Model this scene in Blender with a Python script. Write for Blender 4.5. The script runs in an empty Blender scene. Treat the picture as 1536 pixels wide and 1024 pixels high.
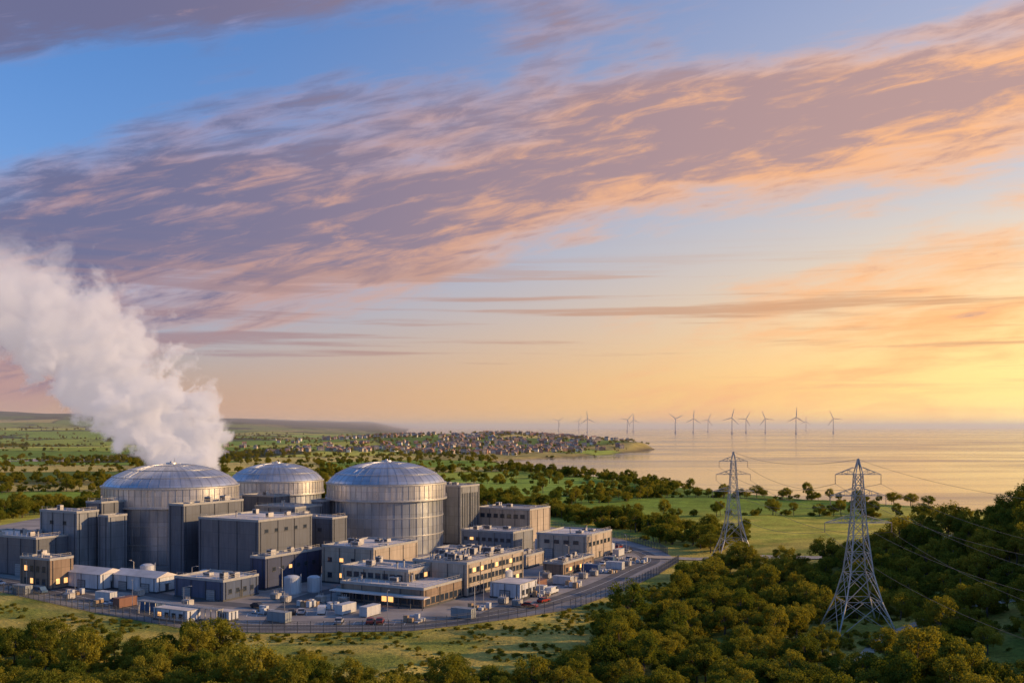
import bpy, math, random
import numpy as np
from mathutils import Vector, Matrix
random.seed(7); rng=np.random.default_rng(7)
sc=bpy.context.scene
sc.view_settings.view_transform='Standard'; sc.view_settings.look='None'; sc.view_settings.exposure=0
SUN_AZ=88.0; SUN_EL=16.0

# ------------------------------------------------------------ node helpers
def nd(nt,t,**k):
    n=nt.nodes.new(t)
    for a,b in k.items(): setattr(n,a,b)
    return n
def setin(nt,sock,v):
    if isinstance(v,bpy.types.NodeSocket): nt.links.new(v,sock)
    else: sock.default_value=v
def M(nt,op,a,b=0.0,c=0.0,clamp=False):
    n=nd(nt,'ShaderNodeMath',operation=op,use_clamp=clamp)
    setin(nt,n.inputs[0],a); setin(nt,n.inputs[1],b); setin(nt,n.inputs[2],c)
    return n.outputs[0]
def MR(nt,v,a,b,c=0.0,d=1.0,smooth=True):
    n=nd(nt,'ShaderNodeMapRange'); 
    if smooth: n.interpolation_type='SMOOTHSTEP'
    setin(nt,n.inputs[0],v); 
    for i,x in zip((1,2,3,4),(a,b,c,d)): setin(nt,n.inputs[i],x)
    return n.outputs[0]
def c4(c): return tuple(c)+(1,) if len(c)==3 else tuple(c)
def MIX(nt,f,a,b,blend='MIX'):
    n=nd(nt,'ShaderNodeMix',data_type='RGBA',blend_type=blend)
    setin(nt,n.inputs[0],f)
    setin(nt,n.inputs[6],c4(a) if isinstance(a,(tuple,list)) else a)
    setin(nt,n.inputs[7],c4(b) if isinstance(b,(tuple,list)) else b)
    return n.outputs[2]
def COMB(nt,x,y,z):
    n=nd(nt,'ShaderNodeCombineXYZ'); setin(nt,n.inputs[0],x); setin(nt,n.inputs[1],y); setin(nt,n.inputs[2],z); return n.outputs[0]
def NOISE(nt,vec,scale,detail=4,rough=.55,dist=0.0):
    n=nd(nt,'ShaderNodeTexNoise'); 
    if vec is not None: nt.links.new(vec,n.inputs['Vector'])
    n.inputs['Scale'].default_value=scale; n.inputs['Detail'].default_value=detail
    n.inputs['Roughness'].default_value=rough; n.inputs['Distortion'].default_value=dist
    return n.outputs[0]
def newmat(name):
    m=bpy.data.materials.new(name); m.use_nodes=True; nt=m.node_tree
    b=nt.nodes['Principled BSDF']; return m,nt,b
def objco(nt):
    t=nd(nt,'ShaderNodeTexCoord'); s=nd(nt,'ShaderNodeSeparateXYZ'); nt.links.new(t.outputs['Object'],s.inputs[0])
    return t.outputs['Object'],s.outputs
def mat_simple(name,col,rough=.8,metal=0.0,ns=1.0,amt=.25,bump=0.0,emit=None):
    m,nt,b=newmat(name); co,_=objco(nt)
    n=NOISE(nt,co,ns,5,.6)
    f=MR(nt,n,.3,.7,1-amt,1+amt,False)
    c=MIX(nt,1.0,c4(col),COMB(nt,f,f,f),'MULTIPLY')
    nt.links.new(c,b.inputs['Base Color']); b.inputs['Roughness'].default_value=rough; b.inputs['Metallic'].default_value=metal
    if bump:
        bp=nd(nt,'ShaderNodeBump'); bp.inputs['Strength'].default_value=bump; nt.links.new(n,bp.inputs['Height']); nt.links.new(bp.outputs[0],b.inputs['Normal'])
    if emit:
        b.inputs['Emission Color'].default_value=c4(emit[0]); b.inputs['Emission Strength'].default_value=emit[1]
    return m
def mat_panel(name,col,rough=.5,metal=0.0,pw=3.0,ph=3.6,var=.12,seam=.6,radial=0.0,streak=.25,corr=.5,bs=.35):
    m,nt,b=newmat(name); co,s=objco(nt)
    if radial: u=M(nt,'MULTIPLY',M(nt,'ARCTAN2',s[1],s[0]),radial)
    else: u=M(nt,'ADD',s[0],s[1])
    up=M(nt,'DIVIDE',u,pw); zp=M(nt,'DIVIDE',s[2],ph)
    wn=nd(nt,'ShaderNodeTexWhiteNoise',noise_dimensions='2D'); nt.links.new(COMB(nt,M(nt,'FLOOR',up),M(nt,'FLOOR',zp),0.0),wn.inputs['Vector'])
    tone=MR(nt,wn.outputs[0],0,1,1-var,1+var,False)
    fu=M(nt,'FRACT',up); fz=M(nt,'FRACT',zp)
    su=M(nt,'LESS_THAN',fu,.12/pw*1.3); sz=M(nt,'LESS_THAN',fz,.12/ph*1.2)
    sm=M(nt,'MAXIMUM',su,sz); sf=MR(nt,sm,0,1,1,seam,False)
    st=NOISE(nt,COMB(nt,M(nt,'MULTIPLY',u,.9),M(nt,'MULTIPLY',u,.1),M(nt,'MULTIPLY',s[2],.09)),1.0,5,.65)
    stf=MR(nt,st,.35,.75,1+streak*.4,1-streak,False)
    f=M(nt,'MULTIPLY',M(nt,'MULTIPLY',tone,sf),stf)
    big=NOISE(nt,co,.12,3); f=M(nt,'MULTIPLY',f,MR(nt,big,.3,.7,.9,1.1,False))
    c=MIX(nt,1.0,c4(col),COMB(nt,f,f,f),'MULTIPLY'); nt.links.new(c,b.inputs['Base Color'])
    b.inputs['Metallic'].default_value=metal
    nt.links.new(MR(nt,st,.3,.8,rough-.08,rough+.15,False),b.inputs['Roughness'])
    if corr:
        h=M(nt,'SINE',M(nt,'MULTIPLY',u,2*math.pi/corr))
        bp=nd(nt,'ShaderNodeBump'); bp.inputs['Strength'].default_value=bs; bp.inputs['Distance'].default_value=.05
        nt.links.new(h,bp.inputs['Height']); nt.links.new(bp.outputs[0],b.inputs['Normal'])
    return m

# ------------------------------------------------------------ mesh builder
class MB:
    def __init__(s): s.v=[]; s.f=[]; s.m=[]
    def box(s,x0,x1,y0,y1,z0,z1,m=0):
        n=len(s.v); s.v+=[(x0,y0,z0),(x1,y0,z0),(x1,y1,z0),(x0,y1,z0),(x0,y0,z1),(x1,y0,z1),(x1,y1,z1),(x0,y1,z1)]
        for q in ((0,3,2,1),(4,5,6,7),(0,1,5,4),(1,2,6,5),(2,3,7,6),(3,0,4,7)): s.f.append(tuple(n+i for i in q)); s.m.append(m)
    def cyl(s,cx,cy,z0,z1,r0,r1,n=16,m=0,cap=True):
        b=len(s.v)
        for z,r in ((z0,r0),(z1,r1)):
            for i in range(n):
                a=2*math.pi*i/n; s.v.append((cx+r*math.cos(a),cy+r*math.sin(a),z))
        for i in range(n):
            j=(i+1)%n; s.f.append((b+i,b+j,b+n+j,b+n+i)); s.m.append(m)
        if cap: s.f.append(tuple(b+n+i for i in range(n))); s.m.append(m)
        if cap: s.f.append(tuple(b+i for i in reversed(range(n)))); s.m.append(m)
    def beam(s,p,q,t,m=0,t2=None):
        p=Vector(p); q=Vector(q); d=q-p
        if d.length<1e-5: return
        d.normalize(); up=Vector((0,0,1)) if abs(d.z)<.9 else Vector((1,0,0))
        a=d.cross(up).normalized(); c=d.cross(a); t2=t if t2 is None else t2
        n=len(s.v)
        for o,tt in ((p,t),(q,t2)):
            for sx,sy in ((-1,-1),(1,-1),(1,1),(-1,1)): s.v.append(tuple(o+a*sx*tt*.5+c*sy*tt*.5))
        for qd in ((0,1,2,3),(7,6,5,4),(0,4,5,1),(1,5,6,2),(2,6,7,3),(3,7,4,0)): s.f.append(tuple(n+i for i in qd)); s.m.append(m)
    def gable(s,x0,x1,y0,y1,z0,z1,m=0,ov=.3):  # ridge along x
        n=len(s.v); ym=(y0+y1)/2; x0-=ov;x1+=ov;y0-=ov;y1+=ov
        s.v+=[(x0,y0,z0),(x1,y0,z0),(x1,y1,z0),(x0,y1,z0),(x0,ym,z1),(x1,ym,z1)]
        for q in ((0,1,5,4),(2,3,4,5),(1,2,5),(3,0,4),(0,3,2,1)): s.f.append(tuple(n+i for i in q)); s.m.append(m)
    def prism(s,prof,y0,y1,m=0,inset=None):
        n=len(s.v); k=len(prof)
        for y in (y0,y1):
            for p in prof: s.v.append((p[0],y,p[1]))
        s.f.append(tuple(n+i for i in range(k))); s.m.append(m)
        s.f.append(tuple(n+k+i for i in reversed(range(k)))); s.m.append(m)
        for i in range(k):
            j=(i+1)%k; s.f.append((n+j,n+i,n+k+i,n+k+j)); s.m.append(m)
    def rev(s,prof,n=64,m=0):
        b=len(s.v)
        for r,z in prof:
            for i in range(n):
                a=2*math.pi*i/n; s.v.append((r*math.cos(a),r*math.sin(a),z))
        for k in range(len(prof)-1):
            for i in range(n):
                j=(i+1)%n; s.f.append((b+k*n+i,b+k*n+j,b+(k+1)*n+j,b+(k+1)*n+i)); s.m.append(m)
    def mesh(s,name,mats,smooth=False):
        me=bpy.data.meshes.new(name); me.from_pydata(s.v,[],s.f)
        for mt in mats: me.materials.append(mt)
        me.polygons.foreach_set('material_index',s.m)
        if smooth:
            me.polygons.foreach_set('use_smooth',[True]*len(s.f))
        me.update(); return me
    def obj(s,name,mats,parent=None,loc=(0,0,0),rot=0,smooth=False,bevel=0):
        o=bpy.data.objects.new(name,s.mesh(name,mats,smooth)); sc.collection.objects.link(o)
        o.location=loc; o.rotation_euler=(0,0,rot)
        if parent: o.parent=parent
        if bevel:
            b=o.modifiers.new('b','BEVEL'); b.width=bevel; b.segments=2; b.limit_method='ANGLE'
        return o
def empty(name,loc,rot=0):
    e=bpy.data.objects.new(name,None); sc.collection.objects.link(e); e.location=loc; e.rotation_euler=(0,0,rot); e.empty_display_size=.1; return e

# ------------------------------------------------------------ terrain functions
COMP=np.array([(-260,360),(-172,316),(-156,304),(-112,269),(-77,245),(-52,242.5),(-24,245.5),(-1,260),(16,274),(34,305),(50,340),(62,371),(61,405),(49,446),(20,500),(-60,560),(-260,580)],float)
COAST=np.array([(1500,-300),(1500,150),(900,250),(520,430),(305,595),(270,641),(225,701),(175,789),(141,915),(92,1042),(27,1250),(-12,1500),(60,1640),(190,1875),(260,2080),(350,2344),(300,2480),(200,2700),(120,3050),(-100,3800),(-400,5000),(-900,9000),(-4000,40000),(-5500,75000),(-90000,75000),(-90000,-300)],float)
def inpoly(x,y,P):
    r=np.zeros(x.shape,bool); n=len(P)
    for i in range(n):
        x1,y1=P[i]; x2,y2=P[(i+1)%n]
        if y1==y2: continue
        c=((y1>y)!=(y2>y))&(x<(x2-x1)*(y-y1)/(y2-y1)+x1); r^=c
    return r
def distseg(x,y,P,closed=True):
    d=np.full(x.shape,1e9); n=len(P)
    for i in range(n if closed else n-1):
        x1,y1=P[i]; x2,y2=P[(i+1)%n]; dx,dy=x2-x1,y2-y1
        t=np.clip(((x-x1)*dx+(y-y1)*dy)/(dx*dx+dy*dy+1e-9),0,1)
        d=np.minimum(d,np.hypot(x-x1-t*dx,y-y1-t*dy))
    return d
def ss(a,b,v):
    t=np.clip((v-a)/(b-a),0,1); return t*t*(3-2*t)
_T=rng.random((256,256))
def vnoise(x,y):
    xi=np.floor(x).astype(int); yi=np.floor(y).astype(int); fx=x-xi; fy=y-yi
    fx=fx*fx*(3-2*fx); fy=fy*fy*(3-2*fy)
    g=lambda a,b:_T[a%256,b%256]
    return (g(xi,yi)*(1-fx)+g(xi+1,yi)*fx)*(1-fy)+(g(xi,yi+1)*(1-fx)+g(xi+1,yi+1)*fx)*fy
def fbm(x,y,o=4):
    s=0;a=.5
    for i in range(o): s=s+a*vnoise(x*2**i+17*i,y*2**i+31*i); a*=.5
    return s/(1-.5**o)
def sdcoast(x,y):
    d=distseg(x,y,COAST); s=np.where(inpoly(x,y,COAST),d,-d)
    return s+(fbm(x/60,y/60,4)-.5)*34*ss(500,900,y)
def hgt(x,y,sd=None):
    x=np.asarray(x,float); y=np.asarray(y,float)
    if sd is None: sd=sdcoast(x,y)
    dc=distseg(x,y,COMP); out=np.where(inpoly(x,y,COMP),0,ss(4,30,dc))
    h=28*np.exp(-((x-205)/78)**2-((y-275)/120)**2)
    h=h+out*(fbm(x/45,y/45)-.5)*2.5
    h=h*out
    h=h+34*np.exp(-((x+60)/420)**2-((y-2600)/520)**2)
    h=h+10*np.exp(-((x-250)/140)**2-((y-2330)/200)**2)
    h=h+ss(900,2600,y)*(fbm(x/700,y/700)-.45)*36
    h=h+ss(3600,9500,y)*ss(-300,-5500,x)*(165+150*(fbm(x/2000+5,y/2600)-.5))
    h=h+ss(2800,5000,y)*ss(-300,-2200,x)*50*fbm(x/1500,y/1500)
    c=ss(0,1,sd/(14+y*.03*ss(3000,6000,y)+y*.012))
    return np.where(sd>0,(h+4)*c-4,-4-np.minimum(-sd*.08,6))
def H1(x,y): return float(hgt(np.array([x]),np.array([y]))[0])

seeds=[]
yy=330.
while yy<9000:
    sp=95+yy*.075
    xx=-yy*1.0-300
    while xx<min(900,yy*.8+200):
        seeds.append((xx+rng.uniform(-.42,.42)*sp*1.5,yy+rng.uniform(-.42,.42)*sp)); xx+=sp*1.5
    yy+=sp
seeds=np.array(seeds); nseed=len(seeds)
def vor(x,y):
    i1=np.zeros(x.shape,int); d1=np.zeros(x.shape); d2=np.zeros(x.shape)
    for s in range(0,len(x),20000):
        X=x[s:s+20000,None]; Y=y[s:s+20000,None]
        d=(X-seeds[None,:,0])**2+(Y-seeds[None,:,1])**2
        p=np.argpartition(d,1,axis=1)[:,:2]; r=np.arange(len(p))
        a=d[r,p[:,0]]; b=d[r,p[:,1]]; sw=a>b
        i1[s:s+20000]=np.where(sw,p[:,1],p[:,0]); d1[s:s+20000]=np.sqrt(np.minimum(a,b)); d2[s:s+20000]=np.sqrt(np.maximum(a,b))
    return i1,d1,d2
pal=np.array([(.16,.23,.03),(.26,.31,.045),(.19,.27,.04),(.46,.36,.11),(.09,.13,.03),(.32,.26,.08),(.35,.34,.06),(.12,.18,.03)])*1.25
fcol=pal[rng.integers(0,len(pal),nseed)]*rng.uniform(.85,1.15,(nseed,1))

# ground mesh
ang=np.radians(np.concatenate([np.linspace(-78,-33,40),np.linspace(-32,32,470),np.linspace(33,78,40)]))
rr=np.concatenate([np.linspace(8,110,20),np.geomspace(115,70000,700)])
A,R=np.meshgrid(ang,rr); gx=(R*np.sin(A)).ravel(); gy=(R*np.cos(A)).ravel()
sd=sdcoast(gx,gy); gz=hgt(gx,gy,sd)
i1,d1,d2=vor(gx,gy)
col=fcol[i1]
edge=(d2-d1); hw=(4+gy*.003); he=1-ss(0,1,edge/hw/1.6)
hedge=np.array((.045,.055,.02))
col=col*(1-he[:,None])+hedge*he[:,None]
wood=ss(.60,.64,fbm(gx/300+9,gy/300))*ss(700,1100,gy)
col=col*(1-wood[:,None])+np.array((.05,.06,.022))*wood[:,None]
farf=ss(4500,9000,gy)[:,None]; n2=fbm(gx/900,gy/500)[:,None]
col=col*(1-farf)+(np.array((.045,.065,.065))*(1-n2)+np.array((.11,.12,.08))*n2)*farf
near=(1-ss(400,560,gy))[:,None]; n3=ss(.35,.65,fbm(gx/14,gy/14))[:,None]
col=col*(1-near)+(np.array((.22,.23,.04))*(1-n3)+np.array((.48,.37,.085))*n3)*near
op=np.exp(-((gx-150)/90)**2-((gy-480)/75)**2)[:,None]; op=np.clip(op*1.6,0,1)
col=col*(1-op)+(np.array((.36,.37,.055))*(1-n3)+np.array((.54,.46,.08))*n3)*op
sand=(1-ss(4,20+gy*.006,sd))[:,None]; rk=ss(1500,1800,gy)[:,None]
col=col*(1-sand)+(np.array((.34,.27,.19))*(1-rk)+np.array((.10,.08,.06))*rk)*sand
me=bpy.data.meshes.new('ground'); nv=len(gx); me.vertices.add(nv)
me.vertices.foreach_set('co',np.stack([gx,gy,gz],1).ravel())
nr,nc=A.shape; a=(np.arange(nr-1)[:,None]*nc+np.arange(nc-1)[None,:]).ravel()
q=np.stack([a,a+1,a+nc+1,a+nc],1); nf=len(q)
me.loops.add(nf*4); me.loops.foreach_set('vertex_index',q.ravel().astype(np.int32))
me.polygons.add(nf); me.polygons.foreach_set('loop_start',np.arange(0,nf*4,4,dtype=np.int32))
me.polygons.foreach_set('use_smooth',np.ones(nf,bool))
me.update(calc_edges=True); 
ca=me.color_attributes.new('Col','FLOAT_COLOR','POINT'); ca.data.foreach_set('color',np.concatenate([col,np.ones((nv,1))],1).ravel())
g=bpy.data.objects.new('ground',me); sc.collection.objects.link(g)
m,nt,b=newmat('ground_mat'); at=nd(nt,'ShaderNodeAttribute',attribute_name='Col')
geo=nd(nt,'ShaderNodeNewGeometry')
n1=NOISE(nt,geo.outputs['Position'],.9,6,.65); n2_=NOISE(nt,geo.outputs['Position'],.06,5,.6)
f=M(nt,'MULTIPLY',MR(nt,n1,.3,.7,.6,1.35,False),MR(nt,n2_,.3,.7,.7,1.3,False))
nt.links.new(MIX(nt,1.0,at.outputs['Color'],COMB(nt,f,f,f),'MULTIPLY'),b.inputs['Base Color']); b.inputs['Roughness'].default_value=.95
b.inputs['Specular IOR Level'].default_value=.1
bp=nd(nt,'ShaderNodeBump'); bp.inputs['Strength'].default_value=.8; bp.inputs['Distance'].default_value=.6; nt.links.new(n1,bp.inputs['Height']); nt.links.new(bp.outputs[0],b.inputs['Normal'])
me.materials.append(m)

# sea
s=MB(); s.v=[(-9000,300,-2.5),(70000,300,-2.5),(70000,74000,-2.5),(-9000,74000,-2.5)]; s.f=[(0,1,2,3)]; s.m=[0]
m,nt,b=newmat('sea_mat'); geo=nd(nt,'ShaderNodeNewGeometry')
mp=nd(nt,'ShaderNodeMapping'); mp.inputs['Scale'].default_value=(.02,.06,1); nt.links.new(geo.outputs['Position'],mp.inputs[0])
w=NOISE(nt,mp.outputs[0],1.0,8,.62,.4)
mp2=nd(nt,'ShaderNodeMapping'); mp2.inputs['Scale'].default_value=(.0012,.004,1); nt.links.new(geo.outputs['Position'],mp2.inputs[0])
w2=NOISE(nt,mp2.outputs[0],1.0,5,.6,.8)
nt.links.new(MIX(nt,MR(nt,w2,.35,.65),(.04,.045,.06),(.09,.085,.09)),b.inputs['Base Color'])
nt.links.new(MR(nt,w2,.35,.65,.06,.22),b.inputs['Roughness'])
bp=nd(nt,'ShaderNodeBump'); bp.inputs['Strength'].default_value=.17; bp.inputs['Distance'].default_value=1.0; nt.links.new(w,bp.inputs['Height']); nt.links.new(bp.outputs[0],b.inputs['Normal'])
s.obj('sea',[m])

# ------------------------------------------------------------ materials
conc=mat_simple('yard_concrete',(.27,.245,.225),.85,0,.09,.4)
asph=mat_simple('asphalt',(.10,.097,.097),.85,0,.15,.3)
track=mat_simple('track_gravel',(.44,.36,.26),.9,0,.3,.25)
paint=mat_simple('white_line_paint',(.7,.7,.68),.7,0,1,.15)
kerb=mat_simple('kerb_concrete',(.35,.34,.32),.85,0,1,.15)
P_dark=mat_panel('cladding_dark_grey',(.12,.13,.155),.4,.15,4,5,.08,.75)
P_grey=mat_panel('cladding_grey',(.22,.23,.25),.4,.15,3,4,.1,.75)
P_navy=mat_panel('cladding_navy',(.035,.05,.11),.5,.1,3,3,.08,.7)
P_beige=mat_panel('wall_beige_concrete',(.40,.33,.26),.8,0,5,3.4,.06,.75,corr=0)
P_brown=mat_panel('wall_brown',(.24,.17,.12),.8,0,4,3.2,.1,.7,corr=0)
P_white=mat_panel('cladding_pale',(.52,.53,.55),.6,0,2.4,6,.08,.8)
P_blue=mat_panel('cladding_blue_grey',(.06,.085,.15),.5,.1,2.4,6,.08,.75)
roofl=mat_simple('roof_pale',(.58,.53,.49),.75,0,.12,.28)
roofd=mat_simple('roof_grey',(.36,.335,.315),.8,0,.12,.3)
trim=mat_simple('trim_dark',(.06,.065,.075),.6,.2,1,.1)
steel=mat_simple('galvanised_steel',(.45,.44,.43),.45,.6,2,.2)
unit=mat_simple('rooftop_unit_metal',(.42,.40,.38),.55,.3,.5,.25)
glass=mat_simple('window_glass',(.03,.04,.055),.12,0,.3,.2)
lit=mat_simple('lit_window',(.8,.5,.25),.5,0,1.2,.3,0,((1,.45,.13),1.6))
door=mat_simple('roller_door',(.28,.29,.3),.6,.2,1,.1)

# ------------------------------------------------------------ yard & roads
def sheet(name,P,z,mat):
    b=MB(); b.v=[(x,y,z) for x,y in P]; b.f=[tuple(range(len(P)))]; b.m=[0]; return b.obj(name,[mat])
def smoothline(P,step=2.5):
    P=[np.array(p,float) for p in P]; out=[]
    for i in range(len(P)-1):
        p0=P[max(i-1,0)];p1=P[i];p2=P[i+1];p3=P[min(i+2,len(P)-1)]
        n=max(2,int(np.linalg.norm(p2-p1)/step))
        for k in range(n):
            t=k/n; out.append(.5*((2*p1)+(-p0+p2)*t+(2*p0-5*p1+4*p2-p3)*t*t+(-p0+3*p1-3*p2+p3)*t**3))
    out.append(P[-1]); return np.array(out)
def ribbon(name,P,w,dz,mat,off=0,flat=False,w2=None):
    L=smoothline(P); T=np.gradient(L,axis=0); T/=np.linalg.norm(T,axis=1)[:,None]; Nn=np.stack([-T[:,1],T[:,0]],1)
    C=L+Nn*off; b=MB(); K=[C+Nn*w/2,C+Nn*w/6,C-Nn*w/6,C-Nn*w/2]
    zs=[np.zeros(len(C)) if flat else hgt(k[:,0],k[:,1]) for k in K]
    for k,z in zip(K,zs): b.v+=[(float(p[0]),float(p[1]),float(zz+dz)) for p,zz in zip(k,z)]
    n=len(C)
    for j in range(3):
        for i in range(n-1): b.f.append((j*n+i+1,j*n+i,(j+1)*n+i,(j+1)*n+i+1)); b.m.append(0)
    return b.obj(name,[mat])
sheet('yard_pavement',[tuple(p) for p in COMP],.05,conc)
perim=[(-240,372),(-165,325),(-110,280),(-76,253),(-50,249),(-22,253),(-3,268),(10,284),(27,315),(42,350),(52,375),(50,405),(38,440)]
ribbon('yard_road',perim,7,.09,asph,flat=True)
ribbon('yard_road_kerb',perim,.25,.16,kerb,off=3.65,flat=True); 
ribbon('yard_road_line',perim,.15,.10,paint,flat=True)
ribbon('service_road',[(-8,262),(2,290),(14,325),(24,360),(33,400),(38,430)],5,.07,asph,flat=True)
ribbon('service_road',[(-60,250),(-62,275),(-58,300),(-40,322),(-10,330)],6,.075,asph,flat=True)
ribbon('service_road',[(-135,295),(-118,306),(-96,290),(-70,278)],6,.066,asph,flat=True)
# parking bay markings
def bays(x,y,rot,n,l=5,wd=2.6):
    e_=MB()
    for i in range(n+1): e_.v+=[(i*wd-.07,0,0),(i*wd+.07,0,0),(i*wd+.07,l,0),(i*wd-.07,l,0)]; k=len(e_.v)-4; e_.f.append((k,k+1,k+2,k+3)); e_.m.append(0)
    e_.obj('parking_bay_marking',[paint],None,(x,y,.115),math.radians(rot))
bays(-70,263,8,9); bays(34,384,62,8); bays(28,350,62,7); bays(-160,305,-35,7); bays(-48,252,0,8)
acc=[(51,385),(62,380),(72,377),(84,378),(94,372),(101,362),(107,352),(118,344),(140,340),(180,352),(260,380)]
ribbon('access_road',acc,7.5,.25,track)
ribbon('footpath',[(60,190),(76,214),(84,226),(92,232),(108,244),(125,240)],2.6,.15,track)

# fence
def fence(P,name):
    b=MB(); P=[np.array(p,float) for p in P]
    for i in range(len(P)-1):
        a,c=P[i],P[i+1]; L=np.linalg.norm(c-a); n=max(1,int(L/3))
        for k in range(n):
            p=a+(c-a)*k/n; q_=a+(c-a)*(k+1)/n
            b.beam((p[0],p[1],0),(p[0],p[1],2.9),.15)
            for z in (.3,1.5,2.5): b.beam((p[0],p[1],z),(q_[0],q_[1],z),.07)
            for j in range(1,9):
                r=p+(q_-p)*j/9; b.beam((r[0],r[1],.05),(r[0],r[1],2.6),.045)
            b.beam((p[0],p[1],2.9),(q_[0],q_[1],2.9),.04)
    return b.obj(name,[mat_simple('fence_steel',(.13,.13,.13),.6,.3)])
fence([tuple(p) for p in COMP[0:12]],'security_fence')
fence([(61,392),(60,405),(49,446),(20,500)],'security_fence')

# ------------------------------------------------------------ buildings
ROT=math.radians(-28)
def building(name,x,y,w,d,h,wall,roof=None,wins=(),gable=0,units=0,doors=0,litf=.12,parapet=.7,plinth=True,seed=0,canopy=False):
    rnd=random.Random(seed*13+int(abs(x)*7+y))
    roof=roof or roofd
    e=empty(name,(x,y,.05),ROT)
    b=MB(); b.box(-w,0,0,d,0,h); b.obj('walls',[wall],e,bevel=.06)
    b=MB()
    if gable: b.gable(-w,0,0,d,h+.003,h+gable,0)
    else:
        b.box(-w+.4,-.4,.4,d-.4,h+.003,h+.12,0)
        t=.35;p=parapet
        b.box(-w-.08,.08,-.08,t,h+.002,h+p,1); b.box(-w-.08,.08,d-t,d+.08,h+.002,h+p,1)
        b.box(-w-.08,-w+t,t,d-t,h+.002,h+p-.003,1); b.box(-t,.08,t,d-t,h+.002,h+p-.003,1)
    b.obj('roof',[roof,kerb if not gable else roof],e)
    if plinth:
        b=MB(); b.box(-w-.1,.1,-.1,d+.1,0,.5); b.obj('plinth',[trim],e)
    b=MB(); used=False
    for (side,z0,z1,ww,gap) in wins:
        L=w if side=='f' else d; n=int((L-1.5)/(ww+gap)); st=(L-n*(ww+gap)+gap)/2
        for i in range(n):
            s0=st+i*(ww+gap); mt=1 if rnd.random()<litf else 0; used=True
            if side=='f':
                b.box(-w+s0-.1,-w+s0+ww+.1,-.05,.02,z0-.1,z1+.1,2); b.box(-w+s0,-w+s0+ww,-.07,.0,z0,z1,mt); b.box(-w+s0-.15,-w+s0+ww+.15,-.2,.0,z0-.2,z0-.1,2)
            else:
                b.box(-.02,.05,s0-.1,s0+ww+.1,z0-.1,z1+.1,2); b.box(0,.07,s0,s0+ww,z0,z1,mt); b.box(0,.2,s0-.15,s0+ww+.15,z0-.2,z0-.1,2)
    if used: b.obj('windows',[glass,lit,trim],e)
    if doors:
        b=MB()
        for i in range(doors):
            s0=(i+.5)*w/doors-1.6; zz=min(4,h*.55)
            b.box(-w+s0-.15,-w+s0+3.35,-.12,.02,.05,zz+.15,1); b.box(-w+s0,-w+s0+3.2,-.15,-.0,.05,zz,0)
            for k in range(5): b.box(-w+s0,-w+s0+3.2,-.18,-.1,.3+k*zz/5,.36+k*zz/5,1)
        b.box(0,.14,d*.5-.6,d*.5+.6,.05,2.3,1)
        b.box(.05,.5,d*.5-.9,d*.5+.9,2.5,2.6,1)
        b.obj('doors',[door,trim],e)
    b=MB()
    for k in range(2+int(w/9)):  # downpipes / vents
        xx=-w+1+k*(w-2)/(1+int(w/9)); b.beam((xx,-.16,.4),(xx,-.16,h-.1),.13)
    for k in range(2+int(d/9)):
        yy_=1+k*(d-2)/(1+int(d/9)); b.beam((.16,yy_,.4),(.16,yy_,h-.1),.13)
    b.obj('downpipes',[trim],e)
    if units:
        b=MB()
        for i in range(units):
            ux=rnd.uniform(-w+2,-4); uy=rnd.uniform(1.5,max(1.6,d-4)); uw=rnd.uniform(1.2,3.2); ud=rnd.uniform(1.2,2.6); uh=rnd.uniform(.7,2.0)
            k=rnd.random()
            if k<.6:
                b.box(ux,ux+uw,uy,uy+ud,h+.35,h+.35+uh,0); b.box(ux+.2,ux+uw-.2,uy-.03,uy+.05,h+.55,h+.15+uh,1)
                b.cyl(ux+uw/2,uy+ud/2,h+.35+uh,h+.6+uh,.4,.4,10,1)
                for cx_ in (ux+.1,ux+uw-.2): b.box(cx_,cx_+.1,uy+.1,uy+.2,h+.1,h+.36,1)
            elif k<.85:
                b.cyl(ux,uy,h+.1,h+1.4+uh*.5,.28,.28,10,0); b.cyl(ux,uy,h+1.4+uh*.5,h+1.8+uh*.5,.45,.2,10,1)
            else:
                b.box(ux,min(ux+6,-1),uy,uy+.6,h+.5,h+1.0,0); b.box(ux+.2,ux+.3,uy+.2,uy+.3,h+.1,h+.5,1)
        for (p_,q_) in (((-w+.5,.5),(-.5,.5)),((-.5,.5),(-.5,d-.5))):   # roof edge rail
            L=math.hypot(q_[0]-p_[0],q_[1]-p_[1]); n=max(2,int(L/2.5))
            for i in range(n+1):
                a_=p_[0]+(q_[0]-p_[0])*i/n; c_=p_[1]+(q_[1]-p_[1])*i/n; b.beam((a_,c_,h+.1),(a_,c_,h+1.7),.06)
            b.beam((p_[0],p_[1],h+1.7),(q_[0],q_[1],h+1.7),.06); b.beam((p_[0],p_[1],h+1.2),(q_[0],q_[1],h+1.2),.05)
        b.obj('rooftop_units',[unit,trim],e)
    if canopy:
        b=MB(); b.box(-w-1.5,2.2,-3.2,-.15,h*.62,h*.62+.35,0)
        n=int(w/3.5)
        for i in range(n+1): b.beam((-w-1+i*(w+2.5)/n,-3,0),(-w-1+i*(w+2.5)/n,-3,h*.62),.2,1)
        b.obj('canopy',[roofl,trim],e)
    return e
W=building
W('switchgear_building',-81.9,323,26.3,26.8,19.2,P_dark,roofl,seed=1,units=4,wins=[('r',15.5,16.5,1.6,3.2)],litf=.1,doors=0)
W('pump_house',-75.5,306,6,27,9.6,P_navy,roofd,seed=2,units=5,wins=[('r',5.5,6.6,1.4,2.4)])
W('control_building',-43.3,312.5,20.3,25,11.5,P_beige,roofl,seed=3,units=7,wins=[('f',2,3.4,1.5,3.1),('r',2,3.4,1.5,2.6),('f',7,8.2,1.5,3.1)],litf=.4,doors=1)
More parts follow.
